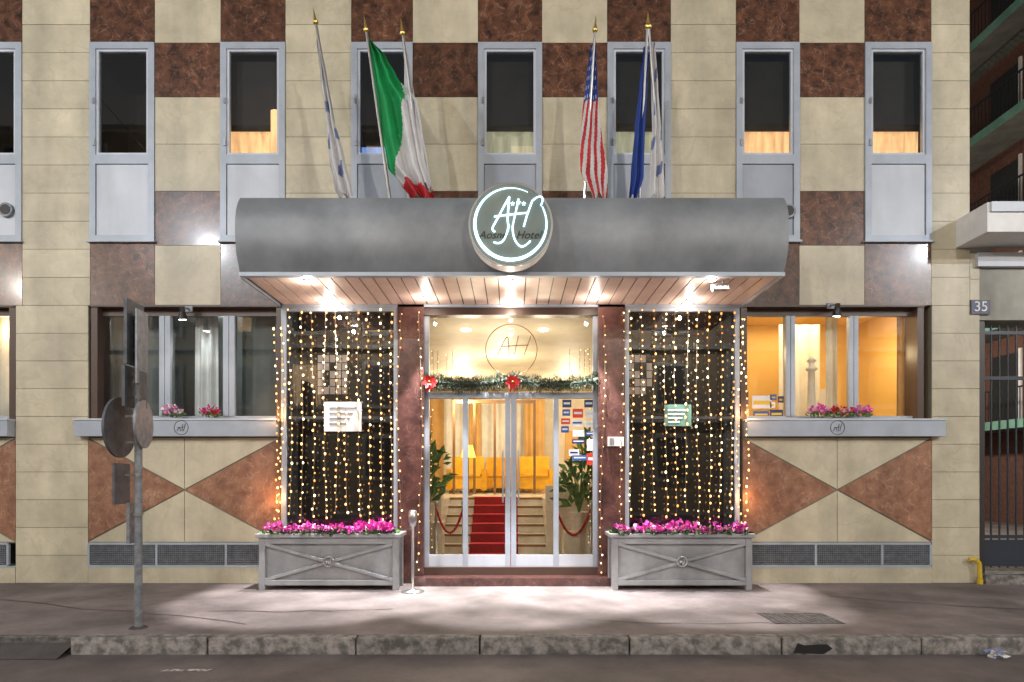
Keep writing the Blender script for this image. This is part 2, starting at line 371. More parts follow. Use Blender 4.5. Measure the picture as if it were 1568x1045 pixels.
light('window_spot','SPOT',(WX(297),0.27,3.9),30,(0.95,1,0.97),0.03,(math.radians(6),0,0),hotel,math.radians(45),0.9)
light('room_light','POINT',(WX(285),1.3,3.6),12,(.95,1,.97),0.1,parent=hotel)
r=room('r',WX(-262),WX(22),0.305,1.6,1.2,4.1,'yellowwall','marblei','yellowwall'); r.curtain(WX(-200),WX(22),0.45,2.35,3.92,'curt',0.02,0.3); r.make('far_left_room',hotel)
light('room_light','POINT',(WX(-20),0.33,3.7),12,(1,0.66,0.33),0.1,parent=hotel)

U=MB('alu')
kind={0:'d',1:'d',2:'d',3:'o',4:'b',5:'p',6:'p2',7:'o',8:'o'}
for i,(a,b) in enumerate(wins):
    x0,x1=WX(a),WX(b); f=0.085; yf=-0.022; yb=0.12
    zt,zm0,zm1,zb=WZ(66),WZ(238),WZ(252),WZ(369)
    U.box(x0,x0+f,yf,yb,zb,zt,'alu'); U.box(x1-f,x1,yf,yb,zb,zt,'alu')
    U.box(x0+f,x1-f,yf,yb,WZ(76),zt,'alu'); U.box(x0+f,x1-f,yf,yb,zm1,zm0,'alu'); U.box(x0+f,x1-f,yf-.0,yb,zb,WZ(361),'alu')
    U.box(x0-.02,x1+.02,yf-.03,0.0,zb-0.03,zb-0.002,'alu')
    for s0,s1 in ((x0+f,x0+f+.035),(x1-f-.035,x1-f)): U.box(s0,s1,0.0,0.06,zm0,WZ(76),'panelw')
    U.box(x0+f+.035,x1-f-.035,0.0,0.06,zm0,zm0+.035,'panelw'); U.box(x0+f+.035,x1-f-.035,0.0,0.06,WZ(76)-.03,WZ(76),'panelw')
    U.add([(x0+f,0.03,zm0),(x1-f,0.03,zm0),(x1-f,0.03,WZ(76)),(x0+f,0.03,WZ(76))],[(0,1,2,3)],'glassup')
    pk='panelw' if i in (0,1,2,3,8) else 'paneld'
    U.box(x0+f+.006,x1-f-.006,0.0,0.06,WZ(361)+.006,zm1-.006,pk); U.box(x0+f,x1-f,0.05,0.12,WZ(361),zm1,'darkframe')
    U.box(x0+f-.03,x0+f+.0,yf-.02,yf,WZ(225),WZ(215),'steel'); U.box(x0+f-.03,x0+f,yf-.02,yf,WZ(160),WZ(152),'steel')
    U.box(x0-.1,x0,0.12,0.9,zb,zt+.1,'dark'); U.box(x1,x1+.1,0.12,0.9,zb,zt+.1,'dark'); U.box(x0-.1,x1+.1,0.9,0.95,zb,zt+.1,'dark')
    U.box(x0,x1,0.12,0.9,zt,zt+.05,'dark'); U.box(x0,x1,0.12,0.9,zm1-.05,zm1,'dark')
    k=kind[i]; bz=WZ(199,9.2)
    if k=='o':
        U.curtain(x0,x1,0.27,zm1,WZ(180,9.27),'e_orange',0.03,0.16,ph=i)
        if i==3: U.curtain(x0+.64,x1,0.17,zm1,WZ(168,9.17),'e_orange',0.015,0.1)
    if k=='p' : U.curtain(x0,x1,0.29,zm1,WZ(180,9.3),'e_pale',0.05,0.24)
    if k=='p2': U.curtain(x0,x1,0.29,zm1,WZ(180,9.3),'e_pale',0.05,0.24,ph=2)
    if k=='b': U.box(x0+.1,x1-.1,0.2,0.3,zm0+.02,WZ(226,9.2),'e_blue')
    if k in('o','p','p2'): U.box(x0,x1,0.20,0.21,bz,zt,'blind'); U.box(x0,x1,0.192,0.218,bz-.02,bz-.001,'dark')
U.make('upper_windows',hotel)

v=MB('steel')
for px,py in ((1206,325),(12,323)):
    c=(WX(px),-0.04,WZ(py)); v.cyl((c[0],0.0,c[2]),(c[0],-0.05,c[2]),0.10,0.10,24,'galv'); v.cyl((c[0],-0.049,c[2]),(c[0],-0.058,c[2]),0.07,0.07,20,'black')
v.make('round_vents',hotel)

# ---------------- entrance
E=MB('colmarble')
for a,b in ((610,650),(915,956)):
    E.box(WX(a),WX(b),-0.06,0.45,0,WZ(468),'colmarble'); 
M['e_reflect']=emis('window_reflection',(0.8,0.6,0.55),0.16)  # glowing squares imitate lit window panes reflected in the display glass
for a,b in ((433,610),(956,1131)):
    x0,x1=WX(a),WX(b); E.box(x0,x1,0.46,0.5,0,3.98,'dark'); 
    E.box(x0,x0+.06,-.04,0.46,0,WZ(468),'alu'); E.box(x1-.06,x1,-.04,0.46,0,WZ(468),'alu')
    E.box(x0+.06,x1-.06,-.04,.05,WZ(478),WZ(468),'alu'); E.box(x0+.06,x1-.06,-.03,0.4,0,0.5,'brownlow')
    E.add([(x0+.06,0,0.5),(x1-.06,0,0.5),(x1-.06,0,WZ(478)),(x0+.06,0,WZ(478))],[(0,1,2,3)],'glassdark')
    E.box(x0+.06,x1-.06,-.01,0.03,WZ(642),WZ(638),'darkframe')
E.box(WX(497),WX(554),-0.02,-0.01,WZ(661),WZ(616),'white'); E.box(WX(1017),WX(1058),-0.02,-0.01,WZ(653),WZ(620),'greenslab')
for q in range(4): E.box(WX(505),WX(546-q*5),-0.024,-0.0205,WZ(627+q*8),WZ(624+q*8),'galv'); E.box(WX(1022),WX(1052-q*4),-0.024,-0.0205,WZ(630+q*6),WZ(627.5+q*6),'white')
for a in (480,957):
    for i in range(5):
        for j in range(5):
            if R.random()<.8: E.box(WX(a+i*9.5),WX(a+i*9.5+8),0.2,0.21,WZ(540+j*12.5+11),WZ(540+j*12.5),'e_reflect')
E.box(WX(650),WX(915),0.02,0.2,WZ(482),WZ(468),'brownframe')
yd0,yd1=0.08,0.14
for a,b,t in ((650,656,482),(708,716,606),(773.5,781.5,606),(782.5,790.5,606),(848,856,606),(909,915,482)):
    E.box(WX(a),WX(b),yd0-(0.01 if 700<a<860 else 0),yd1,WZ(869),WZ(t),'alu')
E.box(WX(656),WX(909),yd0,yd1+.02,WZ(609),WZ(600),'alu')
for a,b in ((656,708),(716,773.5),(790.5,848),(856,909)): E.box(WX(a),WX(b),yd0,yd1,WZ(869),WZ(851),'panelw')
E.add([(WX(655),.11,WZ(860)),(WX(910),.11,WZ(860)),(WX(910),.11,WZ(482)),(WX(655),.11,WZ(482))],[(0,1,2,3)],'doorglass')
for x in (770,794): E.cyl((WX(x),.02,WZ(770)),(WX(x),.02,WZ(690)),.012,n=8,k='steel')
for x in (770,794):
    for y in (765,695): E.cyl((WX(x),.02,WZ(y)),(WX(x),.09,WZ(y)),.009,n=6,k='steel')
E.box(WX(637),WX(930),-0.28,0.3,0.0,WZ(881),'colmarble'); E.box(WX(645),WX(922),-0.0,0.3,WZ(881),WZ(869),'brownframe')
E.box(WX(929),WX(953),-.12,-.062,WZ(684),WZ(670),'white'); E.box(WX(931),WX(938),-.13,-.12,WZ(682),WZ(672),'steel')
E.make('entrance',hotel)
curve('etched_logo',[[(math.cos(t*.2)*0.37,math.sin(t*.2)*0.37) for t in range(0,33)],[(-.2,-.08),(-.12,.1),(-.05,.22),(-.04,.05),(-.03,-.08)],[(.1,.2),(.04,-.08)],[(.28,.2),(.18,-.08)],[(-.15,.05),(.25,.07)]],0.006,'brass',hotel,lambda x,z:(WX(783)+x,0.1,WZ(534)+z))
St=MB('white')
M['stb']=mat('sticker_blue',(0.03,0.1,0.35),rough=0.4); M['str']=mat('sticker_red',(0.6,0.04,0.02),rough=0.4); M['stk']=mat('sticker_navy',(0.02,0.03,0.12),rough=0.4); M['stw']=mat('sticker_grey',(0.6,0.65,0.7),rough=0.4)
for (x,y,w,h,k) in ((862,611,14,12,'stk'),(896,611,14,12,'stk'),(862,626,12,10,'stb'),(878,625,16,14,'str'),(898,627,12,12,'white'),(860,640,14,9,'str'),(860,652,12,10,'stb'),(876,642,18,10,'stw'),(897,644,14,9,'white'),(878,658,18,10,'white'),(898,660,14,7,'stb'),(877,672,20,7,'stk'),(900,672,12,18,'white'),(872,688,16,10,'stw'),(878,697,22,8,'stb'),(900,694,12,18,'str')):
    St.box(WX(x),WX(x+w),.102,.106,WZ(y+h),WZ(y),k); St.box(WX(x+2),WX(x+w-2),.099,.1015,WZ(y+h*.6),WZ(y+h*.35),'stw' if k!='stw' else 'stk')
for (x,y,w,h,k) in ((1142,597,10,10,'stk'),(1142,610,10,9,'stb'),(1143,625,10,14,'white'),(1158,604,30,20,'stw'),(1186,602,10,9,'stb'),(1198,605,9,10,'stk'),(1160,628,24,10,'stb'),(1186,626,20,12,'stk'),(1186,614,8,9,'white')):
    St.box(WX(x),WX(x+w),.152,.156,WZ(y+h),WZ(y),k); St.box(WX(x+2),WX(x+w-2),.149,.1515,WZ(y+h*.7),WZ(y+h*.4),'yellow')
St.make('window_stickers',hotel)

# ---------------- canopy
C=MB('canopy','slat')
ZB=3.97; ZT=4.85; xc=3.26
prof=[]; nseg=24
for i in range(nseg+1):
    t=i/nseg; z=ZB-0.02+(ZT-ZB+0.02)*t
    y=-1.39-0.14*(1-abs(2*t**1.1-1)**2.6)
    prof.append((y,z))
vs=[];n=len(prof)
nxs=10
for y,z in prof:
    for q in range(nxs+1): vs.append((-xc+2*xc*q/nxs,y,z))
C.add(vs,[(i*(nxs+1)+q,i*(nxs+1)+q+1,(i+1)*(nxs+1)+q+1,(i+1)*(nxs+1)+q) for i in range(n-1) for q in range(nxs)],'canopy')
nsm=len(C.f)
for sx in (-1,1):
    pts=[(sx*xc,y,z) for y,z in prof]+[(sx*xc,-0.001,ZT),(sx*xc,-0.001,ZB-0.02)]
    C.add(pts,[tuple(range(len(pts)))],'canopy')
C.box(-xc,xc,-1.39,0,ZT-.03,ZT-.001,'canopy')
C.box(-xc-.006,xc+.006,-1.41,-1.33,ZB-.06,ZB-.015,'alu'); 
for sx in (-1,1): C.box(sx*xc-.03,sx*xc+.006*sx,-1.33,-0.0,ZB-.06,ZB-.015,'alu')
nsl=38; w=(2*xc-.06)/nsl
for i in range(nsl):
    x=-xc+.03+i*w; C.box(x+.008,x+w-.008,-1.33,-.002,ZB-.035,ZB-.02,'slat',1+R.uniform(-.05,.05))
C.box(-xc+.01,xc-.01,-1.34,-.001,ZB-.018,ZB-.010,'darkframe')
C.box(-xc+.02,xc-.02,-.06,-.002,ZB-.07,ZB-.036,'alu')
can=C.make('hotel_canopy',hotel)
can.data.polygons.foreach_set('use_smooth',[i<nsm for i,p in enumerate(can.data.polygons)])
dl=MB('lamp')
spots=[]
for px,py in ((471,430),(505,461),(652,456),(782,430),(782,463),(911,456),(1090,428),(1057,460)):
    d=(ZB-.036-CH)*F/(730-py); d=min(max(d,7.75),8.85); x=WX(px,d)
    y=d-9; z=ZB-.036
    dl.cyl((x,y,z),(x,y,z-.012),.066,.058,20,'steel'); dl.cyl((x,y,z-.0125),(x,y,z-.016),.048,.048,16,'lamp')
    spots.append((x,y,z-.03))
dl.box(2.50,2.66,-1.22,-1.12,ZB-.16,ZB-.09,'steel'); dl.cyl((2.6,-1.17,ZB-.09),(2.6,-1.17,ZB-.036),.012,n=8,k='steel'); dl.cyl((2.50,-1.17,ZB-.125),(2.46,-1.17,ZB-.14),.03,.045,12,'galv')
dl.make('canopy_downlights',hotel)
for i,p in enumerate(spots):
    light('downlight','SPOT',p,(1150 if p[1]<-.9 else 900),(1,0.95,0.93),0.03,(0,0,0),hotel,math.radians(48),0.35)
    light('downlight_spill','POINT',(p[0],p[1],p[2]-.08),9,(1,.85,.72),.03,parent=hotel)

# ---------------- lobby
Lb=room('l',-3.1,3.1,0.52,9,0.12,3.92,'wallcream','marblei','ceil')
Lb.box(-3.1,-1.28,2.5,9,0.12,1.08,'marblei'); Lb.box(0.62,3.1,2.5,9,0.12,1.08,'marblei')
Lb.box(-3.1,-1.28,2.5,2.85,1.082,1.2,'marblei'); Lb.box(0.62,3.1,2.5,2.85,1.082,1.35,'marblei')
sc=-0.33
for i in range(6):
    y=2.5+.3*i; z=.12+.16*(i+1)
    Lb.box(-1.279,.619,y,y+.3 if i<5 else 9,.12,z,'marblei'); Lb.box(-1.27,.61,y-.012,y+.001,z-.04,z+.003,'brass')
    Lb.box(sc-.44,sc+.44,y-.02,y-.013,z-.157,z+.012,'carpet',.6); Lb.box(sc-.44,sc+.44,y-.02,y+.29,z+.005,z+.012,'carpet',1.3)
Lb.box(sc-.45,sc+.45,0.6,2.47,.121,.13,'carpet')
Lb.curtain(-3.0,-1.9,8.7,1.1,3.7,'curto',.05,.3); Lb.curtain(-1.9,-1.2,8.6,1.1,3.7,'curt',.05,.22); Lb.curtain(-1.2,-.85,8.6,1.1,3.7,'curto',.05,.22); Lb.curtain(-.85,.35,8.75,1.1,3.7,'curt',.04,.25)
Lb.curtain(.35,.9,8.6,1.1,3.7,'curto',.06,.2); 
for x in (-1.45,-.95,-.45,.05,.52): Lb.box(x,x+.06,6.5,6.56,1.08,3.3,'brass')
Lb.box(-1.45,.58,6.5,6.56,3.3,3.38,'brass')
Lb.box(1.5,2.2,8.9,8.98,2.0,2.8,'curto')
Lb.box(3.04,3.09,4,6,1.9,2.8,'white')
for px,py in ((714,505),(832,505),(714,547),(785,547)):
    d=(3.92-CH)*F/(730-py); Lb.cyl((WX(px,d),d-9,3.92),(WX(px,d),d-9,3.905),.075,n=14,k='lamp')
Lb.make('lobby',hotel)
for p,e in (((-.64,1.4,3.3),34),((.5,1.4,3.3),34),((-.2,3.6,3.3),150),((-1.2,6,3.3),200),((1.4,6.5,3.3),200)):
    light('lobby_light','POINT',p,e*.72,(1,.86,.64),.12,parent=hotel)

# ================================================================= things in the lobby
def armchair(x,y,z):
    e=empty('armchair'); a=MB('sofa')
    a.box(x-.4,x+.4,y-.35,y+.35,z+.12,z+.42,'sofa'); a.box(x-.42,x+.42,y+.25,y+.42,z+.12,z+.95,'sofa')
    a.box(x-.5,x-.38,y-.36,y+.4,z+.08,z+.62,'sofa'); a.box(x+.38,x+.5,y-.36,y+.4,z+.08,z+.62,'sofa'); a.box(x-.36,x+.36,y-.38,y+.22,z+.425,z+.5,'sofa',1.1)
    for sx in(-.42,.42):
        for sy in(-.3,.33): a.cyl((x+sx,y+sy,z),(x+sx,y+sy,z+.1),.025,n=8,k='brass')
    o=a.make('seat_and_arms',e); m=o.modifiers.new('b','BEVEL'); m.width=.04; m.segments=3
for x,y in ((-1.15,7.3),(.55,7.3),(-.3,8.1)): armchair(x,y,1.08)
def plantpot(c,rad,n,size):
    e=empty('potted_plant'); a=MB('leaf'); 
    a.lathe((c[0],c[1],c[2]),[(0,0),(.13,0),(.19,.3),(.2,.32),(.17,.3),(0,.29)],'marblei')
    for _ in range(14):
        q=R.uniform(0,6.28); r=R.uniform(.2,.9)
        a.tube([(c[0],c[1],c[2]+.28),(c[0]+math.cos(q)*rad[0]*r*.5,c[1]+math.sin(q)*rad[1]*r*.5,c[2]+.3+rad[2]),(c[0]+math.cos(q)*rad[0]*r,c[1]+math.sin(q)*rad[1]*r,c[2]+.3+rad[2]*1.7)],.008,5,'leaf')
    a.leaves((c[0],c[1],c[2]+.32+rad[2]),rad,n,size,['leaf'],asp=.2); a.make('foliage_and_pot',e)
plantpot((-1.50,2.05,0.72),(.36,.3,.55),110,.24); plantpot((1.12,1.6,.60),(.32,.3,.40),100,.24); plantpot((1.55,3.3,1.1),(.3,.3,.5),80,.25)
ped=MB('marblei'); ped.box(-1.80,-1.2,1.8,2.3,.121,.72,'marblei'); ped.box(.85,1.5,1.35,1.85,.121,.6,'marblei'); ped.make('plant_pedestals',hotel)
tl=MB('shade'); tl.lathe((-.98,5.2,1.09),[(0,0),(.1,0),(.1,.02),(.02,.04),(.02,.9),(0,.9)],'brass'); tl.lathe((-.98,5.2,1.09),[(.17,.85),(.1,1.12)],'shade'); tl.make('floor_lamp')
def rope(x0,x1,y):
    e=MB('steel')
    for x in (x0,x1): e.lathe((x,y,.12),[(0,0),(.14,0),(.14,.02),(.025,.04),(.02,.9),(.035,.92),(.03,.97),(0,.98)],'steel',14)
    pts=[(x0+(x1-x0)*i/12,y,.98-.42*(1-((i-6)/6)**2)) for i in range(13)]; e.tube(pts,.02,8,'carpet'); e.make('rope_barrier',smooth=True)
rope(-1.28,-.82,1.7); rope(.72,1.28,1.3)

# ================================================================= garland
g=MB('fir')
x0,x1=WX(648),WX(917)
def gz(t): return WZ(582)-.07*abs(math.sin(t*math.pi*2))
for _ in range(8000):
    t=R.random(); x=x0+(x1-x0)*t
    zc=gz(t); a=R.uniform(0,6.28); r=R.uniform(0,.10)*(1+.25*math.sin(x*23))
    o=Vector((x,-.02+math.cos(a)*r*.7,zc+math.sin(a)*r)); d=Vector((R.uniform(-.7,.7),math.cos(a),math.sin(a))).normalized(); w=d.orthogonal().normalized()*.005; l=R.uniform(.03,.08)
    g.add([o-w,o+w,o+d*l],[(0,1,2)],'frost' if R.random()<.10 else 'fir')
g.tube([(x0+(x1-x0)*i/24,-.02,gz(i/24)) for i in range(25)],.04,8,'fir')
g.make('christmas_garland')
for px,py in ((660,588),(785,588)):
    p=MB('red'); c=Vector((WX(px),-.14,WZ(py)))
    for i in range(16):
        a=i*2.399; l=.12 if i<9 else .07; d=Vector((math.cos(a),-.25-.03*i,math.sin(a))).normalized(); w=d.cross(Vector((0,1,0))).normalized()*l*.35
        p.add([c,c+d*l*.5+w,c+d*l,c+d*l*.5-w],[(0,1,2,3)],'red')
    p.ball(c+Vector((0,-.05,0)),.018,'gold'); 
    for sx in(-1,1): p.add([c,c+Vector((sx*.05,-.01,-.13)),c+Vector((sx*.02,-.01,-.14))],[(0,1,2)],'red')
    p.make('poinsettia')

# ================================================================= string lights
def strings(name, xs, ptop, pbot, y, sp=.10, jit=.02, rb=.0135, wire=True, white=.0):
    s=MB('bulb')
    for x in xs:
        z=WZ(ptop)-R.uniform(0,.08); zb=WZ(pbot)+R.uniform(-.03,.16); ph=R.uniform(0,6); last=(x,y,z); fq=R.uniform(1.2,2.2)
        while z>zb:
            x_=x+jit*math.sin(z*fq+ph); p=(x_,y+R.uniform(-.008,.008),z)
            if wire: s.cyl(last,p,.0035,n=3,k='wire',cap=False)
            q=R.choice((-1,1))*.012; u=R.random()
            wh=white+(.45 if z>2.7 else .15)
            k='bulbw' if u<wh else ('bulb' if u<.80 else 'bulbd')
            s.ball((p[0]+q,p[1]-.006,p[2]-.01),rb*R.uniform(.6,1.2),k,6,4,(1,1,1.3))
            last=p; z-=sp*R.uniform(.75,1.25)
    return s.make(name)
strings('string_lights',[WX(449+i*17.0+R.uniform(-2,2)) for i in range(10)],476,800,-.10,jit=.018,sp=.10)
strings('string_lights',[WX(964+i*17.0+R.uniform(-2,2)) for i in range(10)],476,800,-.10,jit=.018,sp=.10)
strings('string_lights',[WX(428),WX(437)],500,812,-.14,sp=.10,jit=.03)
strings('string_lights',[WX(1127),WX(1136)],490,812,-.14,sp=.10,jit=.03)
strings('string_lights',[WX(614),WX(645)],480,884,-.12,sp=.13,jit=.03,rb=.010)
strings('string_lights',[WX(921),WX(951)],480,884,-.12,sp=.13,jit=.03,rb=.010)
strings('string_lights',[WX(p) for p in (660,668,680,692)]+[WX(p) for p in (876,888,899,906)],530,590,.2,sp=.09,rb=.006)
strings('string_lights',[WX(658),WX(907)],620,845,.2,sp=.10,rb=.007)
for bx in (WX(426),WX(1140)):
    for bz in (1.2,2.4): light('string_glow','POINT',(bx,-.2,bz),6,(1,.5,.2),.05)

# ================================================================= hotel sign
sg=empty('hotel_sign'); sy=-1.72; cxs,czs=WX(782,7.28),WZ(344,7.28); 
M['signface']=mat('sign_face',(0.14,0.19,0.20),(0.22,0.25,0.22),scale=1.5,rough=0.25,coat=.2)
M['signlit']=emis('sign_lit',(0.62,0.92,1.0),2.8)
M['rimlit']=emis('rim_lit',(1.0,.85,.65),.25,(.6,.6,.6))
a=MB('steel'); a.cyl((cxs,-1.50,czs),(cxs,sy,czs),.475,.475,64,'rimlit'); a.cyl((cxs,sy+.012,czs),(cxs,sy-.004,czs),.485,.485,64,'steel'); a.cyl((cxs,sy-.003,czs),(cxs,sy-.008,czs),.462,.462,64,'signface'); a.make('drum',sg)
sk=7.28/F
tf=lambda x,z:(cxs+x*sk,sy-.018,czs+z*sk)
ring=[]
for t in range(0,33):
    q=math.radians(62+t*10.2); ring.append((math.cos(q)*55,math.sin(q)*55,.35+1.5*abs(math.sin((q-1.1)/2))**1.5))
curve('ring',[ring],.011,'signlit',sg,tf)
curve('monogram',[[(-27,-4),(-20,8),(-10,28),(-2,41)],[(-2,41),(-4,20),(-5,2),(-3,-3)],[(-25,11),(-5,14),(26,17)],[(12,38),(7,15),(3,-4)],[(33,35),(25,15),(20,-4)],
   [(33,35),(43,44),(51,38),(46,28)],[(-27,-4),(-30,-10),(-24,-12)],[(-3,-3),(-6,-18),(-16,-32),(-26,-28)],[(3,-4),(3,-20),(14,-36),(24,-33),(30,-26)]],.0095,'signlit',sg,tf)
st=MB('signlit')
for sx,sz in ((3,31),(12,33),(20,31)):
    pts=[]
    for i in range(10):
        r=(3.5 if i%2==0 else 1.5)*sk; q=math.pi/2+i*math.pi/5; pts.append((cxs+sx*sk+r*math.cos(q),czs+sz*sk+r*math.sin(q)))
    st.prism(pts,sy-.02,sy-.01,'signlit')
st.make('stars',sg)
text('word','Aosne',(cxs-28*sk,sy-.012,czs-17*sk),.125,'black',sg,.35); text('word','Hotel',(cxs+27*sk,sy-.012,czs-17*sk),.125,'black',sg,.35)

# ================================================================= flags
def flag(name, base, top, rows, colf, d=8.15, dt=7.9, folds=2.5, amp=.05, mats=('white',)):
    e=empty(name); p=MB('white')
    b=Vector((WX(base[0],d),d-9,WZ(base[1],d))); t=Vector((WX(top[0],dt),dt-9,WZ(top[1],dt)))
    dirv=(t-b); low=b-dirv*((b.z-(ZT-.01))/dirv.z)
    p.cyl(low,t,.022,.015,10,'steel'); p.cyl(low,low+Vector((0,0,.12)),.04,.04,10,'galv')
    p.ball(t+dirv.normalized()*.03,.035,'gold',8,6); p.cyl(t+dirv.normalized()*.05,t+dirv.normalized()*.2,.02,.001,8,'gold'); p.make('pole',e)
    c=MB(*mats); nu,nv=44,80; vs=[]
    for j in range(nv+1):
        y=rows[0][0]+(rows[-1][0]-rows[0][0])*j/nv
        for q in range(len(rows)-1):
            if rows[q][0]<=y<=rows[q+1][0]+1e-6: break
        f=(y-rows[q][0])/(rows[q+1][0]-rows[q][0]); f2=f*f*(3-2*f)*.5+f*.5; l=rows[q][1]+(rows[q+1][1]-rows[q][1])*f2; r=rows[q][2]+(rows[q+1][2]-rows[q][2])*f2
        for i in range(nu+1):
            u=i/nu; dd=8.02; yy=amp*(.4+.6*j/nv)*math.sin(folds*2*math.pi*u+1.2*math.sin(j*.04))-.01
            px=l+(r-l)*u; yb=y+ (4*math.sin(u*9+1) if j==nv else 0)
            vs.append((WX(px,dd),dd-9+yy,WZ(yb,dd)))
    for j in range(nv):
        for i in range(nu):
            a=j*(nu+1)+i; c.add([vs[a],vs[a+nu+1],vs[a+nu+2],vs[a+1]],[(0,1,2,3)],colf((i+.5)/nu,(j+.5)/nv))
    o=c.make('cloth',e,True); 
    bm=bmesh.new(); bm.from_mesh(o.data); bmesh.ops.remove_doubles(bm,verts=bm.verts,dist=1e-5); bm.to_mesh(o.data); bm.free()
M['fgreen']=mat('flag_green',(0.0,0.28,0.075),(0.0,0.21,0.055),scale=3,rough=.7); M['fwhite']=mat('flag_white',(.60,.60,.61),(.50,.50,.52),scale=3,rough=.8); M['fred']=mat('flag_red',(.5,.02,.03),(.3,.012,.02),scale=4,rough=.7); M['fblue']=mat('flag_blue',(.015,.05,.28),rough=.7); M['fprint']=mat('flag_print',(.16,.20,.36),rough=.8)
def c_it(u,v):
    ks=[(0,1.1),(.25,1.1),(.41,.62),(.57,.52),(.8,.22),(.86,0),(1,0)]
    for (a,fa),(b_,fb) in zip(ks[:-1],ks[1:]):
        if a<=v<=b_: bd=fa+(fb-fa)*(v-a)/(b_-a); break
    if u<bd: return 'fgreen'
    return 'fred' if v>.92-.03*math.sin(u*5) else 'fwhite'
flag('italian_flag',(597,305),(561,50),[(62,565,569),(90,567,592),(120,571,608),(160,577,640),(200,584,647),(255,593,656),(280,612,660),(303,628,665)],c_it,folds=2.5,amp=.09)
flag('white_flag',(650,305),(617,55),[(60,616,620),(110,620,630),(165,625,637),(240,634,650),(285,645,660)],lambda u,v:'fwhite',folds=1.5,amp=.03)
pr=lambda u,v:'fprint' if (math.sin(v*31+u*2)>.5 and math.sin(u*8+v*11)>.2) else 'fwhite'
flag('white_flag',(531,305),(484,38),[(60,485,490),(120,491,501),(180,498,511),(240,503,527),(292,513,539),(303,520,541)],pr,folds=2,amp=.05)
def c_us(u,v):
    if v<.36: return 'fwhite' if (int(u*44)%7 in(2,3) and int(v*80)%5 in(1,2)) else 'fblue'
    return 'fred' if int((u*1.0+v*.8)*7)%2==0 else 'fwhite'
flag('american_flag',(895,305),(911,50),[(70,904,912),(120,898,914),(170,892,916),(220,888,922),(262,889,930),(303,908,930)],c_us,folds=1.5,amp=.045)
flag('european_flag',(979,305),(991,45),[(72,985,993),(130,979,992),(200,972,988),(270,966,986),(303,963,976)],lambda u,v:'fblue',folds=2,amp=.04)
flag('white_flag',(1013,305),(994,45),[(66,994,1003),(130,997,1008),(200,999,1013),(255,995,1017),(303,990,1018)],pr,folds=2,amp=.04)

# ================================================================= planters
def planter(cx_,name='planter_box'):
    e=empty(name); a=MB('planter'); w=.93; y0=-.56; y1=-.16; h=.70
    x0,x1=cx_-w,cx_+w
    a.box(x0+.06,x1-.06,y0+.05,y1-.03,.08,h-.03,'planter')
    for x in (x0,x1-.08):
        for y in (y0,y1-.08): a.box(x,x+.08,y,y+.08,.0,h,'planter')
    a.box(x0+.08,x1-.08,y0+.005,y0+.06,.06,.13,'planter'); a.box(x0+.08,x1-.08,y0+.005,y0+.06,h-.09,h-.001,'planter')
    a.box(x0-.035,x1+.035,y0-.035,y0+.05,h,h+.05,'planter'); a.box(x0-.035,x1+.035,y1-.05,y1+.035,h,h+.05,'planter'); a.box(x0-.035,x0+.05,y0+.05,y1-.05,h,h+.05,'planter'); a.box(x1-.05,x1+.035,y0+.05,y1-.05,h,h+.05,'planter')
    for s in (-1,1):
        p0=Vector((x0+.08,0,.13 if s>0 else h-.09)); p1=Vector((x1-.08,0,h-.09 if s>0 else .13)); dv=(p1-p0).normalized(); nv=Vector((-dv.z,0,dv.x))*.022
        a.prism([((p0-nv).x,(p0-nv).z),((p1-nv).x,(p1-nv).z),((p1+nv).x,(p1+nv).z),((p0+nv).x,(p0+nv).z)],y0+.004+.004*s,y0+.052+.002*s,'planter',1)
    a.box(x0+.1,x1-.1,y0+.1,y1-.08,h-.04,h-.02,'ground')
    o=a.make('box',e); m=o.modifiers.new('b','BEVEL'); m.width=.006; m.segments=2
    c=(cx_,y0-.005,(h+.06)/2)
    curve('medallion',[[(math.cos(t*.35)*.065,math.sin(t*.35)*.065) for t in range(0,20)],[(-.03,-.03),(0,.04),(.01,-.04)],[(.03,.04),(.02,-.03)]],.009,'steel',e,lambda x,z:(c[0]+x,c[1],c[2]+z))
    f=MB('pink'); 
    for i in range(20):
        x=x0+.12+(x1-x0-.24)*i/19; hh=R.uniform(.0,.14); q=R.random()
        f.leaves((x,(y0+y1)/2-.08,h+.05),(.09,.17,.04),30,.08,['leaf','leaf','fir'],asp=.3)
        f.leaves((x+R.uniform(-.03,.03),(y0+y1)/2-.12,h+.07+hh*.5),(.07,.13,.03+hh*.4),int(10+40*q),.055,['pink','pink','pink','pinkl'],asp=.5)
    f.make('flowers',e)
planter(WX(503,8.44)); planter(WX(1044.5,8.44))
def sillflowers(px,w,ks):
    f=MB('pink'); f.leaves((WX(px),-.06,WZ(636)),(w,.08,.05),int(w*350),.06,['leaf'],asp=.3); f.leaves((WX(px),-.08,WZ(631)),(w*.95,.08,.07),int(w*420),.055,ks,asp=.5); f.make('window_flowers')
sillflowers(268,.13,['pink','pinkl','white']); sillflowers(325,.12,['pink','pink','red']); sillflowers(1250,.14,['pink','pinkl']); sillflowers(1281,.18,['red','red','pinkl']); sillflowers(1314,.14,['pink','pinkl'])
lo=MB('white'); lo.lathe((WX(1262),.38,WZ(640)),[(.1,0),(.1,.02),(.07,.06),(.05,.5),(.045,.72),(.08,.74),(.08,.77),(.04,.78),(.04,.86),(.07,.87),(0,.95)],'white'); lo.make('lighthouse_ornament',smooth=True)

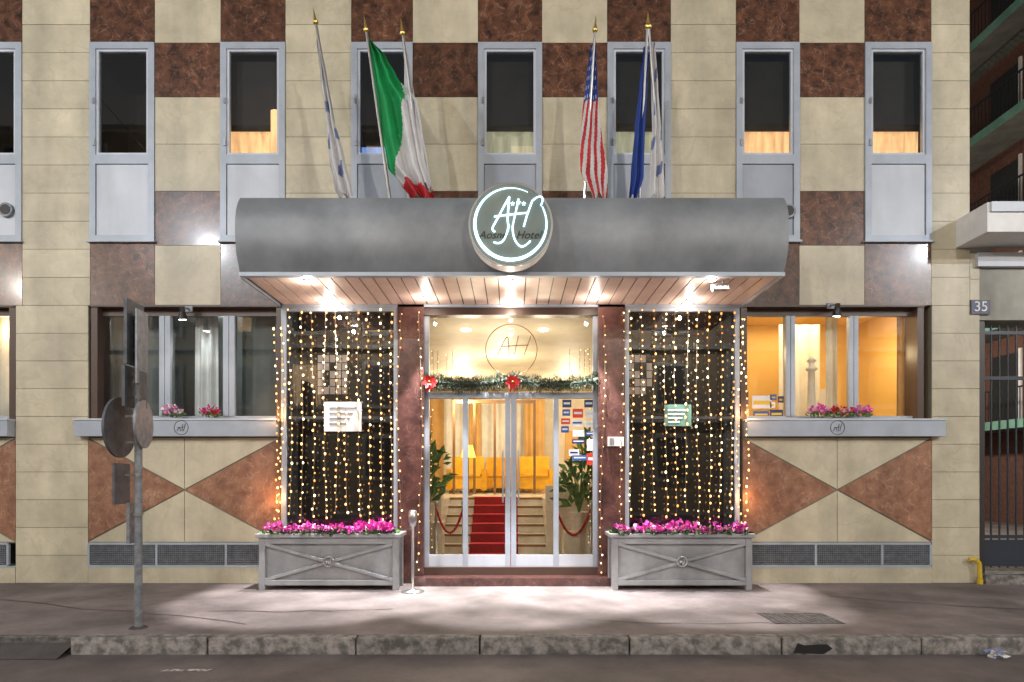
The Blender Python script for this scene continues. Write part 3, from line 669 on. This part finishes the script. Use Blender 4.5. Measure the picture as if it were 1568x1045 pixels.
# ================================================================= wall lamps
def walllamp(px,py):
    e=empty('wall_lamp')
    a=MB('black'); x,z=WX(px),WZ(py); a.box(x-.05,x+.05,-.02,0,z+.1,z+.18,'galv'); a.cyl((x,-.01,z+.14),(x,-.22,z+.11),.012,n=8,k='galv'); a.cyl((x,-.22,z+.12),(x+.0,-.20,z+.05),.03,.035,12,'black'); a.cyl((x,-.20,z+.06),(x,-.18,z-.05),.035,.065,14,'black'); a.cyl((x,-.1795,z-.0505),(x,-.1785,z-.053),.05,n=12,k='lamp'); a.make('arm_and_shade',e)
    light('wall_lamp_light','SPOT',(x,-.175,z-.08),14,(1,.9,.78),.03,(math.radians(12),0,0),e,math.radians(110),.7)
walllamp(290,489); walllamp(1271,484)

# ================================================================= traffic sign
ts=empty('traffic_sign'); a=MB('galv'); d=6.33; X=WX(212,d); Y=-2.67
a.cyl((X,Y,0),(X,Y,3.1),.036,.036,14,'galv'); a.lathe((X,Y,0),[(.0,.02),(.07,.015),(.09,0)],'patch',12)
def plate(ox,z0,z1,w,ang,k='signback',back=.02,oy=0):
    c,s=math.cos(ang),math.sin(ang); u=Vector((c,s,0)); nn=Vector((-s,c,0))*back/2; o=Vector((X+ox,Y+oy,0))
    q=[o-u*w/2-nn,o+u*w/2-nn,o+u*w/2+nn,o-u*w/2+nn]
    a.add([(p.x,p.y,z0) for p in q]+[(p.x,p.y,z1) for p in q],[(0,3,2,1),(4,5,6,7),(0,1,5,4),(1,2,6,5),(2,3,7,6),(3,0,4,7)],k)
A=math.radians(95)
z=lambda py:WZ(py,d)
plate(-.055,z(560),z(462),.34,A,oy=.02,back=.03); plate(.05,z(590),z(478),.22,A,'galv',.02,-.03)
plate(-.075,z(624),z(563),.34,A,'signback',.03,.02); plate(.05,z(625),z(570),.16,A,'signback',.02,-.02)
for (ox,oy,r,k1,zc,AA) in ((-.20,.02,.30,'signback',655,94),(.05,.0,.24,'galv',650,101)):
    c=Vector((X+ox,Y+oy,z(zc))); AA=math.radians(AA); nn=Vector((-math.sin(AA),math.cos(AA),0))
    a.cyl(c-nn*.012,c+nn*.012,r,r,40,k1); a.cyl(c+nn*.0125,c+nn*.016,r*.93,r*.93,40,'signback')
plate(-.17,z(772),z(710),.30,A,'signback',.02,0); plate(-.08,z(832),z(770),.10,A,'galv',.03)
for py in (490,540,580,612,640,680,730,790): a.cyl((X,Y,z(py)),(X,Y,z(py)+.03),.045,.045,12,'steel'); a.box(X-.13,X,Y-.01,Y+.01,z(py)+.005,z(py)+.025,'galv')
a.make('pole_and_plates',ts)
a=MB('steel'); x=WX(632,8.3); y=-.70; a.lathe((x,y,0),[(0,.0),(.15,0),(.15,.015),(.03,.03),(.018,.05),(.018,.85),(.04,.87),(.055,.93),(.055,1.05),(.04,1.07),(0,1.07)],'steel',18); a.make('ashtray_stand',smooth=True)
a=MB('yellow'); x=WX(1490); a.tube([(x-.1,-.06,WZ(856)),(x-.02,-.08,WZ(856)),(x+.03,-.08,WZ(862)),(x+.04,-.08,WZ(885))],.03,10,'yellow'); a.cyl((x+.04,-.08,.07),(x+.04,-.08,0),.038,n=12,k='yellow'); a.make('gas_pipe')

# ================================================================= neighbour gate
nb=empty('gateway_building'); a=MB('plaster')
xa=WX(1500)+.002; xb=WX(2050)
a.box(xa,xb,0.02,.5,WZ(490),WZ(388),'plaster'); a.box(WX(1493),xb,-.06,.02,WZ(410),WZ(389),'panelw')
a.box(WX(1512,8.4),xb,-.6,0.01,WZ(380),WZ(338),'white'); a.box(WX(1516,8.4),xb,-.63,-.6,WZ(352),WZ(338),'panelw')
a.box(WX(1700),xb,.02,.5,0,WZ(490),'plaster'); a.box(xa,WX(1512),.05,.4,.13,WZ(490),'darkframe'); a.box(xa,xb,-.12,1.2,0,.13,'kerb')
a.box(xa,xb,.25,.5,WZ(388),WZ(383),'plaster')
a.make('portal_wall',nb)
g=MB('gate'); x=WX(1516); xe=WX(1695)
for zz in (.22,.62,2.9,3.55): g.box(x,xe,.12,.16,zz,zz+.05,'gate')
k=x
while k<xe: g.cyl((k,.14,.2),(k,.14,3.6),.013,n=8,k='gate'); g.cyl((k,.14,3.6),(k,.14,3.7),.02,.002,6,'gate'); k+=.12
g.box(x,xe,.125,.155,.24,.6,'gate'); g.box((x+xe)/2-.04,(x+xe)/2+.04,.10,.17,.2,3.6,'gate'); g.make('iron_gate')
p=MB('stk'); p.box(WX(1485),WX(1515),-.02,-.004,WZ(482),WZ(460),'darkframe'); p.box(WX(1486.5),WX(1513.5),-.024,-.0205,WZ(480.5),WZ(461.5),'stk'); pl=empty('house_number_plate'); p.make('plate',pl)
text('digits','35',(WX(1500),-.028,WZ(471)),.2,'white',pl)
ap=empty('apartment_building'); a=MB('brick'); X0=16
a.box(X0,X0+8,4,40,0,24,'brick')
for f in range(1,8):
    zz=f*3.05-.1; a.box(X0-1.3,X0,4,40,zz,zz+.22,'slabgrey'); a.box(X0-1.32,X0-1.3,4,40,zz-.02,zz+.24,'greenslab')
    a.box(X0-1.29,X0-1.25,4,40,zz+1.15,zz+1.2,'black')
    for j in range(0,240): y=4+j*.15; a.box(X0-1.28,X0-1.26,y,y+.02,zz+.22,zz+1.15,'black')
    for j in range(12):
        y=5+j*3; a.box(X0-.02,X0+.02,y,y+1.2,zz+.3,zz+2.5,'e_win' if R.random()<.05 else 'darkframe'); a.box(X0-.06,X0-.0,y-.1,y-.01,zz+.25,zz+2.6,'white')
a.make('walls_and_balconies',ap)
a=MB('plaster'); a.box(6.9,16,24,25,0,14,'plaster')
for i in range(5):
    for j in range(4): a.box(8+i*1.7,9+i*1.7,23.95,24,1.2+j*3.2,3+j*3.2,'e_win' if (i+j)%4==0 else 'darkframe')
a.make('courtyard_building')
light('courtyard_light','POINT',(11,9,5),1100,(1,.88,.70),.2)

# ================================================================= opposite side of the street (seen in reflections)
ob=empty('opposite_building'); a=MB('ochre'); yb=-19
a.box(-34,38,yb-8,yb,0,17,'ochre')
for f in range(5):
    a.box(-34,38,yb,yb+.25,3.9+f*3.2,4.1+f*3.2,'plaster')
    for i in range(22):
        x=-32+i*3.2; lit=R.random()<.22
        a.box(x-.15,x+1.35,yb,yb+.10,1.0+f*3.2+.3,3.3+f*3.2+.1,'plaster'); a.box(x,x+1.2,yb+.1,yb+.13,1.5+f*3.2,3.2+f*3.2,'e_win' if lit else 'darkframe')
a.make('walls_and_windows',ob)

lamps=[(-8.5,-9.0,8.0),(11.9,-9.0,7.95),(-29,-9,8.3),(32,-9,8.3)]  # outer two are unseen, added further along the street for extra warm light
for i,(x,y,z_) in enumerate(lamps):
    e=empty('street_lamp'); a=MB('galv')
    a.tube([(x,-.0,9.9),(x,-4.5,9.25),(x,y,z_+.45),(x,-14,9.3),(x,-19,9.9)],.012,5,'black'); a.lathe((x,y,z_+.1),[(0,.4),(.04,.38),(.06,.2),(.2,.12),(.26,.0),(.2,.0),(0,.05)],'galv',18); a.make('head_and_cable',e)
    light('lamp','POINT',(x,y,z_),1250 if i<2 else 1700,(.88,.93,1.0) if i<2 else (1,.85,.65),.10,parent=e)
for x in (-6.2,6.2,-19,19):  # unseen bracket lamps, added opposite as even warm fill on the facade
    e=empty('fill_bracket_lamp'); a=MB('galv'); a.tube([(x,-19,8.6),(x,-17.5,9.2),(x,-16.2,9.1)],.04,8,'galv'); a.lathe((x,-16,9.0),[(0,.2),(.15,.15),(.3,.04),(.25,.03),(0,.06)],'galv',16); a.make('bracket_and_head',e)
    light('lamp','POINT',(x,-16,8.85),2300,(1,.93,.85),.2,parent=e)

# ================================================================= ground
a=MB('ground'); a.add([(-400,-400,-.16),(400,-400,-.16),(400,400,-.16),(-400,400,-.16)],[(0,1,2,3)],'ground'); a.make('ground')
a=MB('road'); a.add([(-120,-16,-.15),(120,-16,-.15),(120,-3.0,-.15),(-120,-3.0,-.15)],[(0,1,2,3)],'road')
a.add([(-3.0,-3.60,-.146),(-2.6,-3.60,-.146),(-2.55,-3.54,-.146),(-2.95,-3.54,-.146)],[(0,1,2,3)],'paint'); a.make('road')
a=MB('asphalt'); a.add([(-120,-2.95,0),(120,-2.95,0),(120,26,0),(-120,26,0)],[(0,1,2,3)],'asphalt')
a.box(-120,120,-19,-16,-.15,0,'asphalt'); a.make('sidewalk')
cr=MB('patch')
for (x,y,dx,dy,nn_) in ((-6.5,-1.2,.32,-.10,12),(-3.4,-1.9,.22,.03,9),(4.0,-1.0,.3,-.12,10),(.8,-2.3,.25,-.03,8),(5.5,-2.2,.2,.14,9)):
    for i in range(nn_):
        nx=x+dx+R.uniform(-.05,.05); ny=y+dy+R.uniform(-.07,.07); wv=R.uniform(.006,.014)
        cr.add([(x,y-wv,.004),(nx,ny-wv,.004),(nx,ny+wv,.004),(x,y+wv,.004)],[(0,1,2,3)],'patch'); x,y=nx,ny
cr.make('sidewalk_cracks')
a=MB('galv'); x0,x1,y0,y1=2.70,3.42,-2.5,-1.98
a.box(x0,x1,y0,y1,.001,.004,'patch')
for i in range(13):
    for j in range(9):
        xx=x0+.02+i*.054; yy=y0+.02+j*.056; a.box(xx,xx+.036,yy,yy+.036,.004,.008,'kerb',.55)
a.make('manhole_cover')
k=MB('kerb'); x=-4.12; 
while x<40:
    l=R.uniform(1.15,1.6) if x<12 else 3
    k.box(x+.006,x+l-.008,-3.08-R.uniform(0,.01),-2.94,-.16,.006+R.uniform(0,.006),'kerb',R.uniform(.85,1.15)); x+=l
x=-4.13
while x>-40: k.box(x-2.2,x-.006,-3.0,-2.94,-.16,.002,'kerb',.6); x-=2.2
k.add([(-4.13,-3.25,-.146),(-4.13,-3.0,-.06),(-30,-3.0,-.06),(-30,-3.5,-.146)],[(0,1,2,3)],'patch')
ko=k.make('kerb'); m=ko.modifiers.new('b','BEVEL'); m.width=.014; m.segments=3
a=MB('black'); a.prism([(2.62,-.13),(2.90,-.14),(2.98,-.09),(2.93,-.05),(2.72,-.06),(2.66,-.04)],-3.10,-3.085,'black'); a.make('storm_drain')
a=MB('white')
for i in range(26):
    p=Vector((4.42+R.uniform(-.08,.08),-3.2+R.uniform(-.05,.05),-.12+R.uniform(-.02,.04))); q=[p+Vector((R.uniform(-.06,.06),R.uniform(-.04,.04),R.uniform(-.03,.04))) for _ in range(3)]; a.add(q,[(0,1,2)],R.choice(['white','stw','fprint']))
a.make('crumpled_litter')

# ================================================================= sky, camera
w=bpy.data.worlds.new('World'); S.world=w; w.use_nodes=True; nt=w.node_tree; bg=nt.nodes['Background']
sk_=nt.nodes.new('ShaderNodeTexSky'); sk_.sky_type='NISHITA'; sk_.sun_disc=False; sk_.sun_elevation=math.radians(1.0); sk_.sun_rotation=math.radians(200)
nt.links.new(sk_.outputs[0],bg.inputs[0]); bg.inputs[1].default_value=.12
cam=bpy.data.cameras.new('Camera'); cam.sensor_width=36; cam.lens=36*F/1568; cam.shift_y=207.5/1568; cam.clip_end=1000; cam.clip_start=.05
co=bpy.data.objects.new('Camera',cam); co.location=(0,-9,CH); co.rotation_euler=(math.pi/2,0,0); S.collection.objects.link(co); S.camera=co
S.view_settings.view_transform='Standard'; S.view_settings.look='None'; S.view_settings.exposure=0
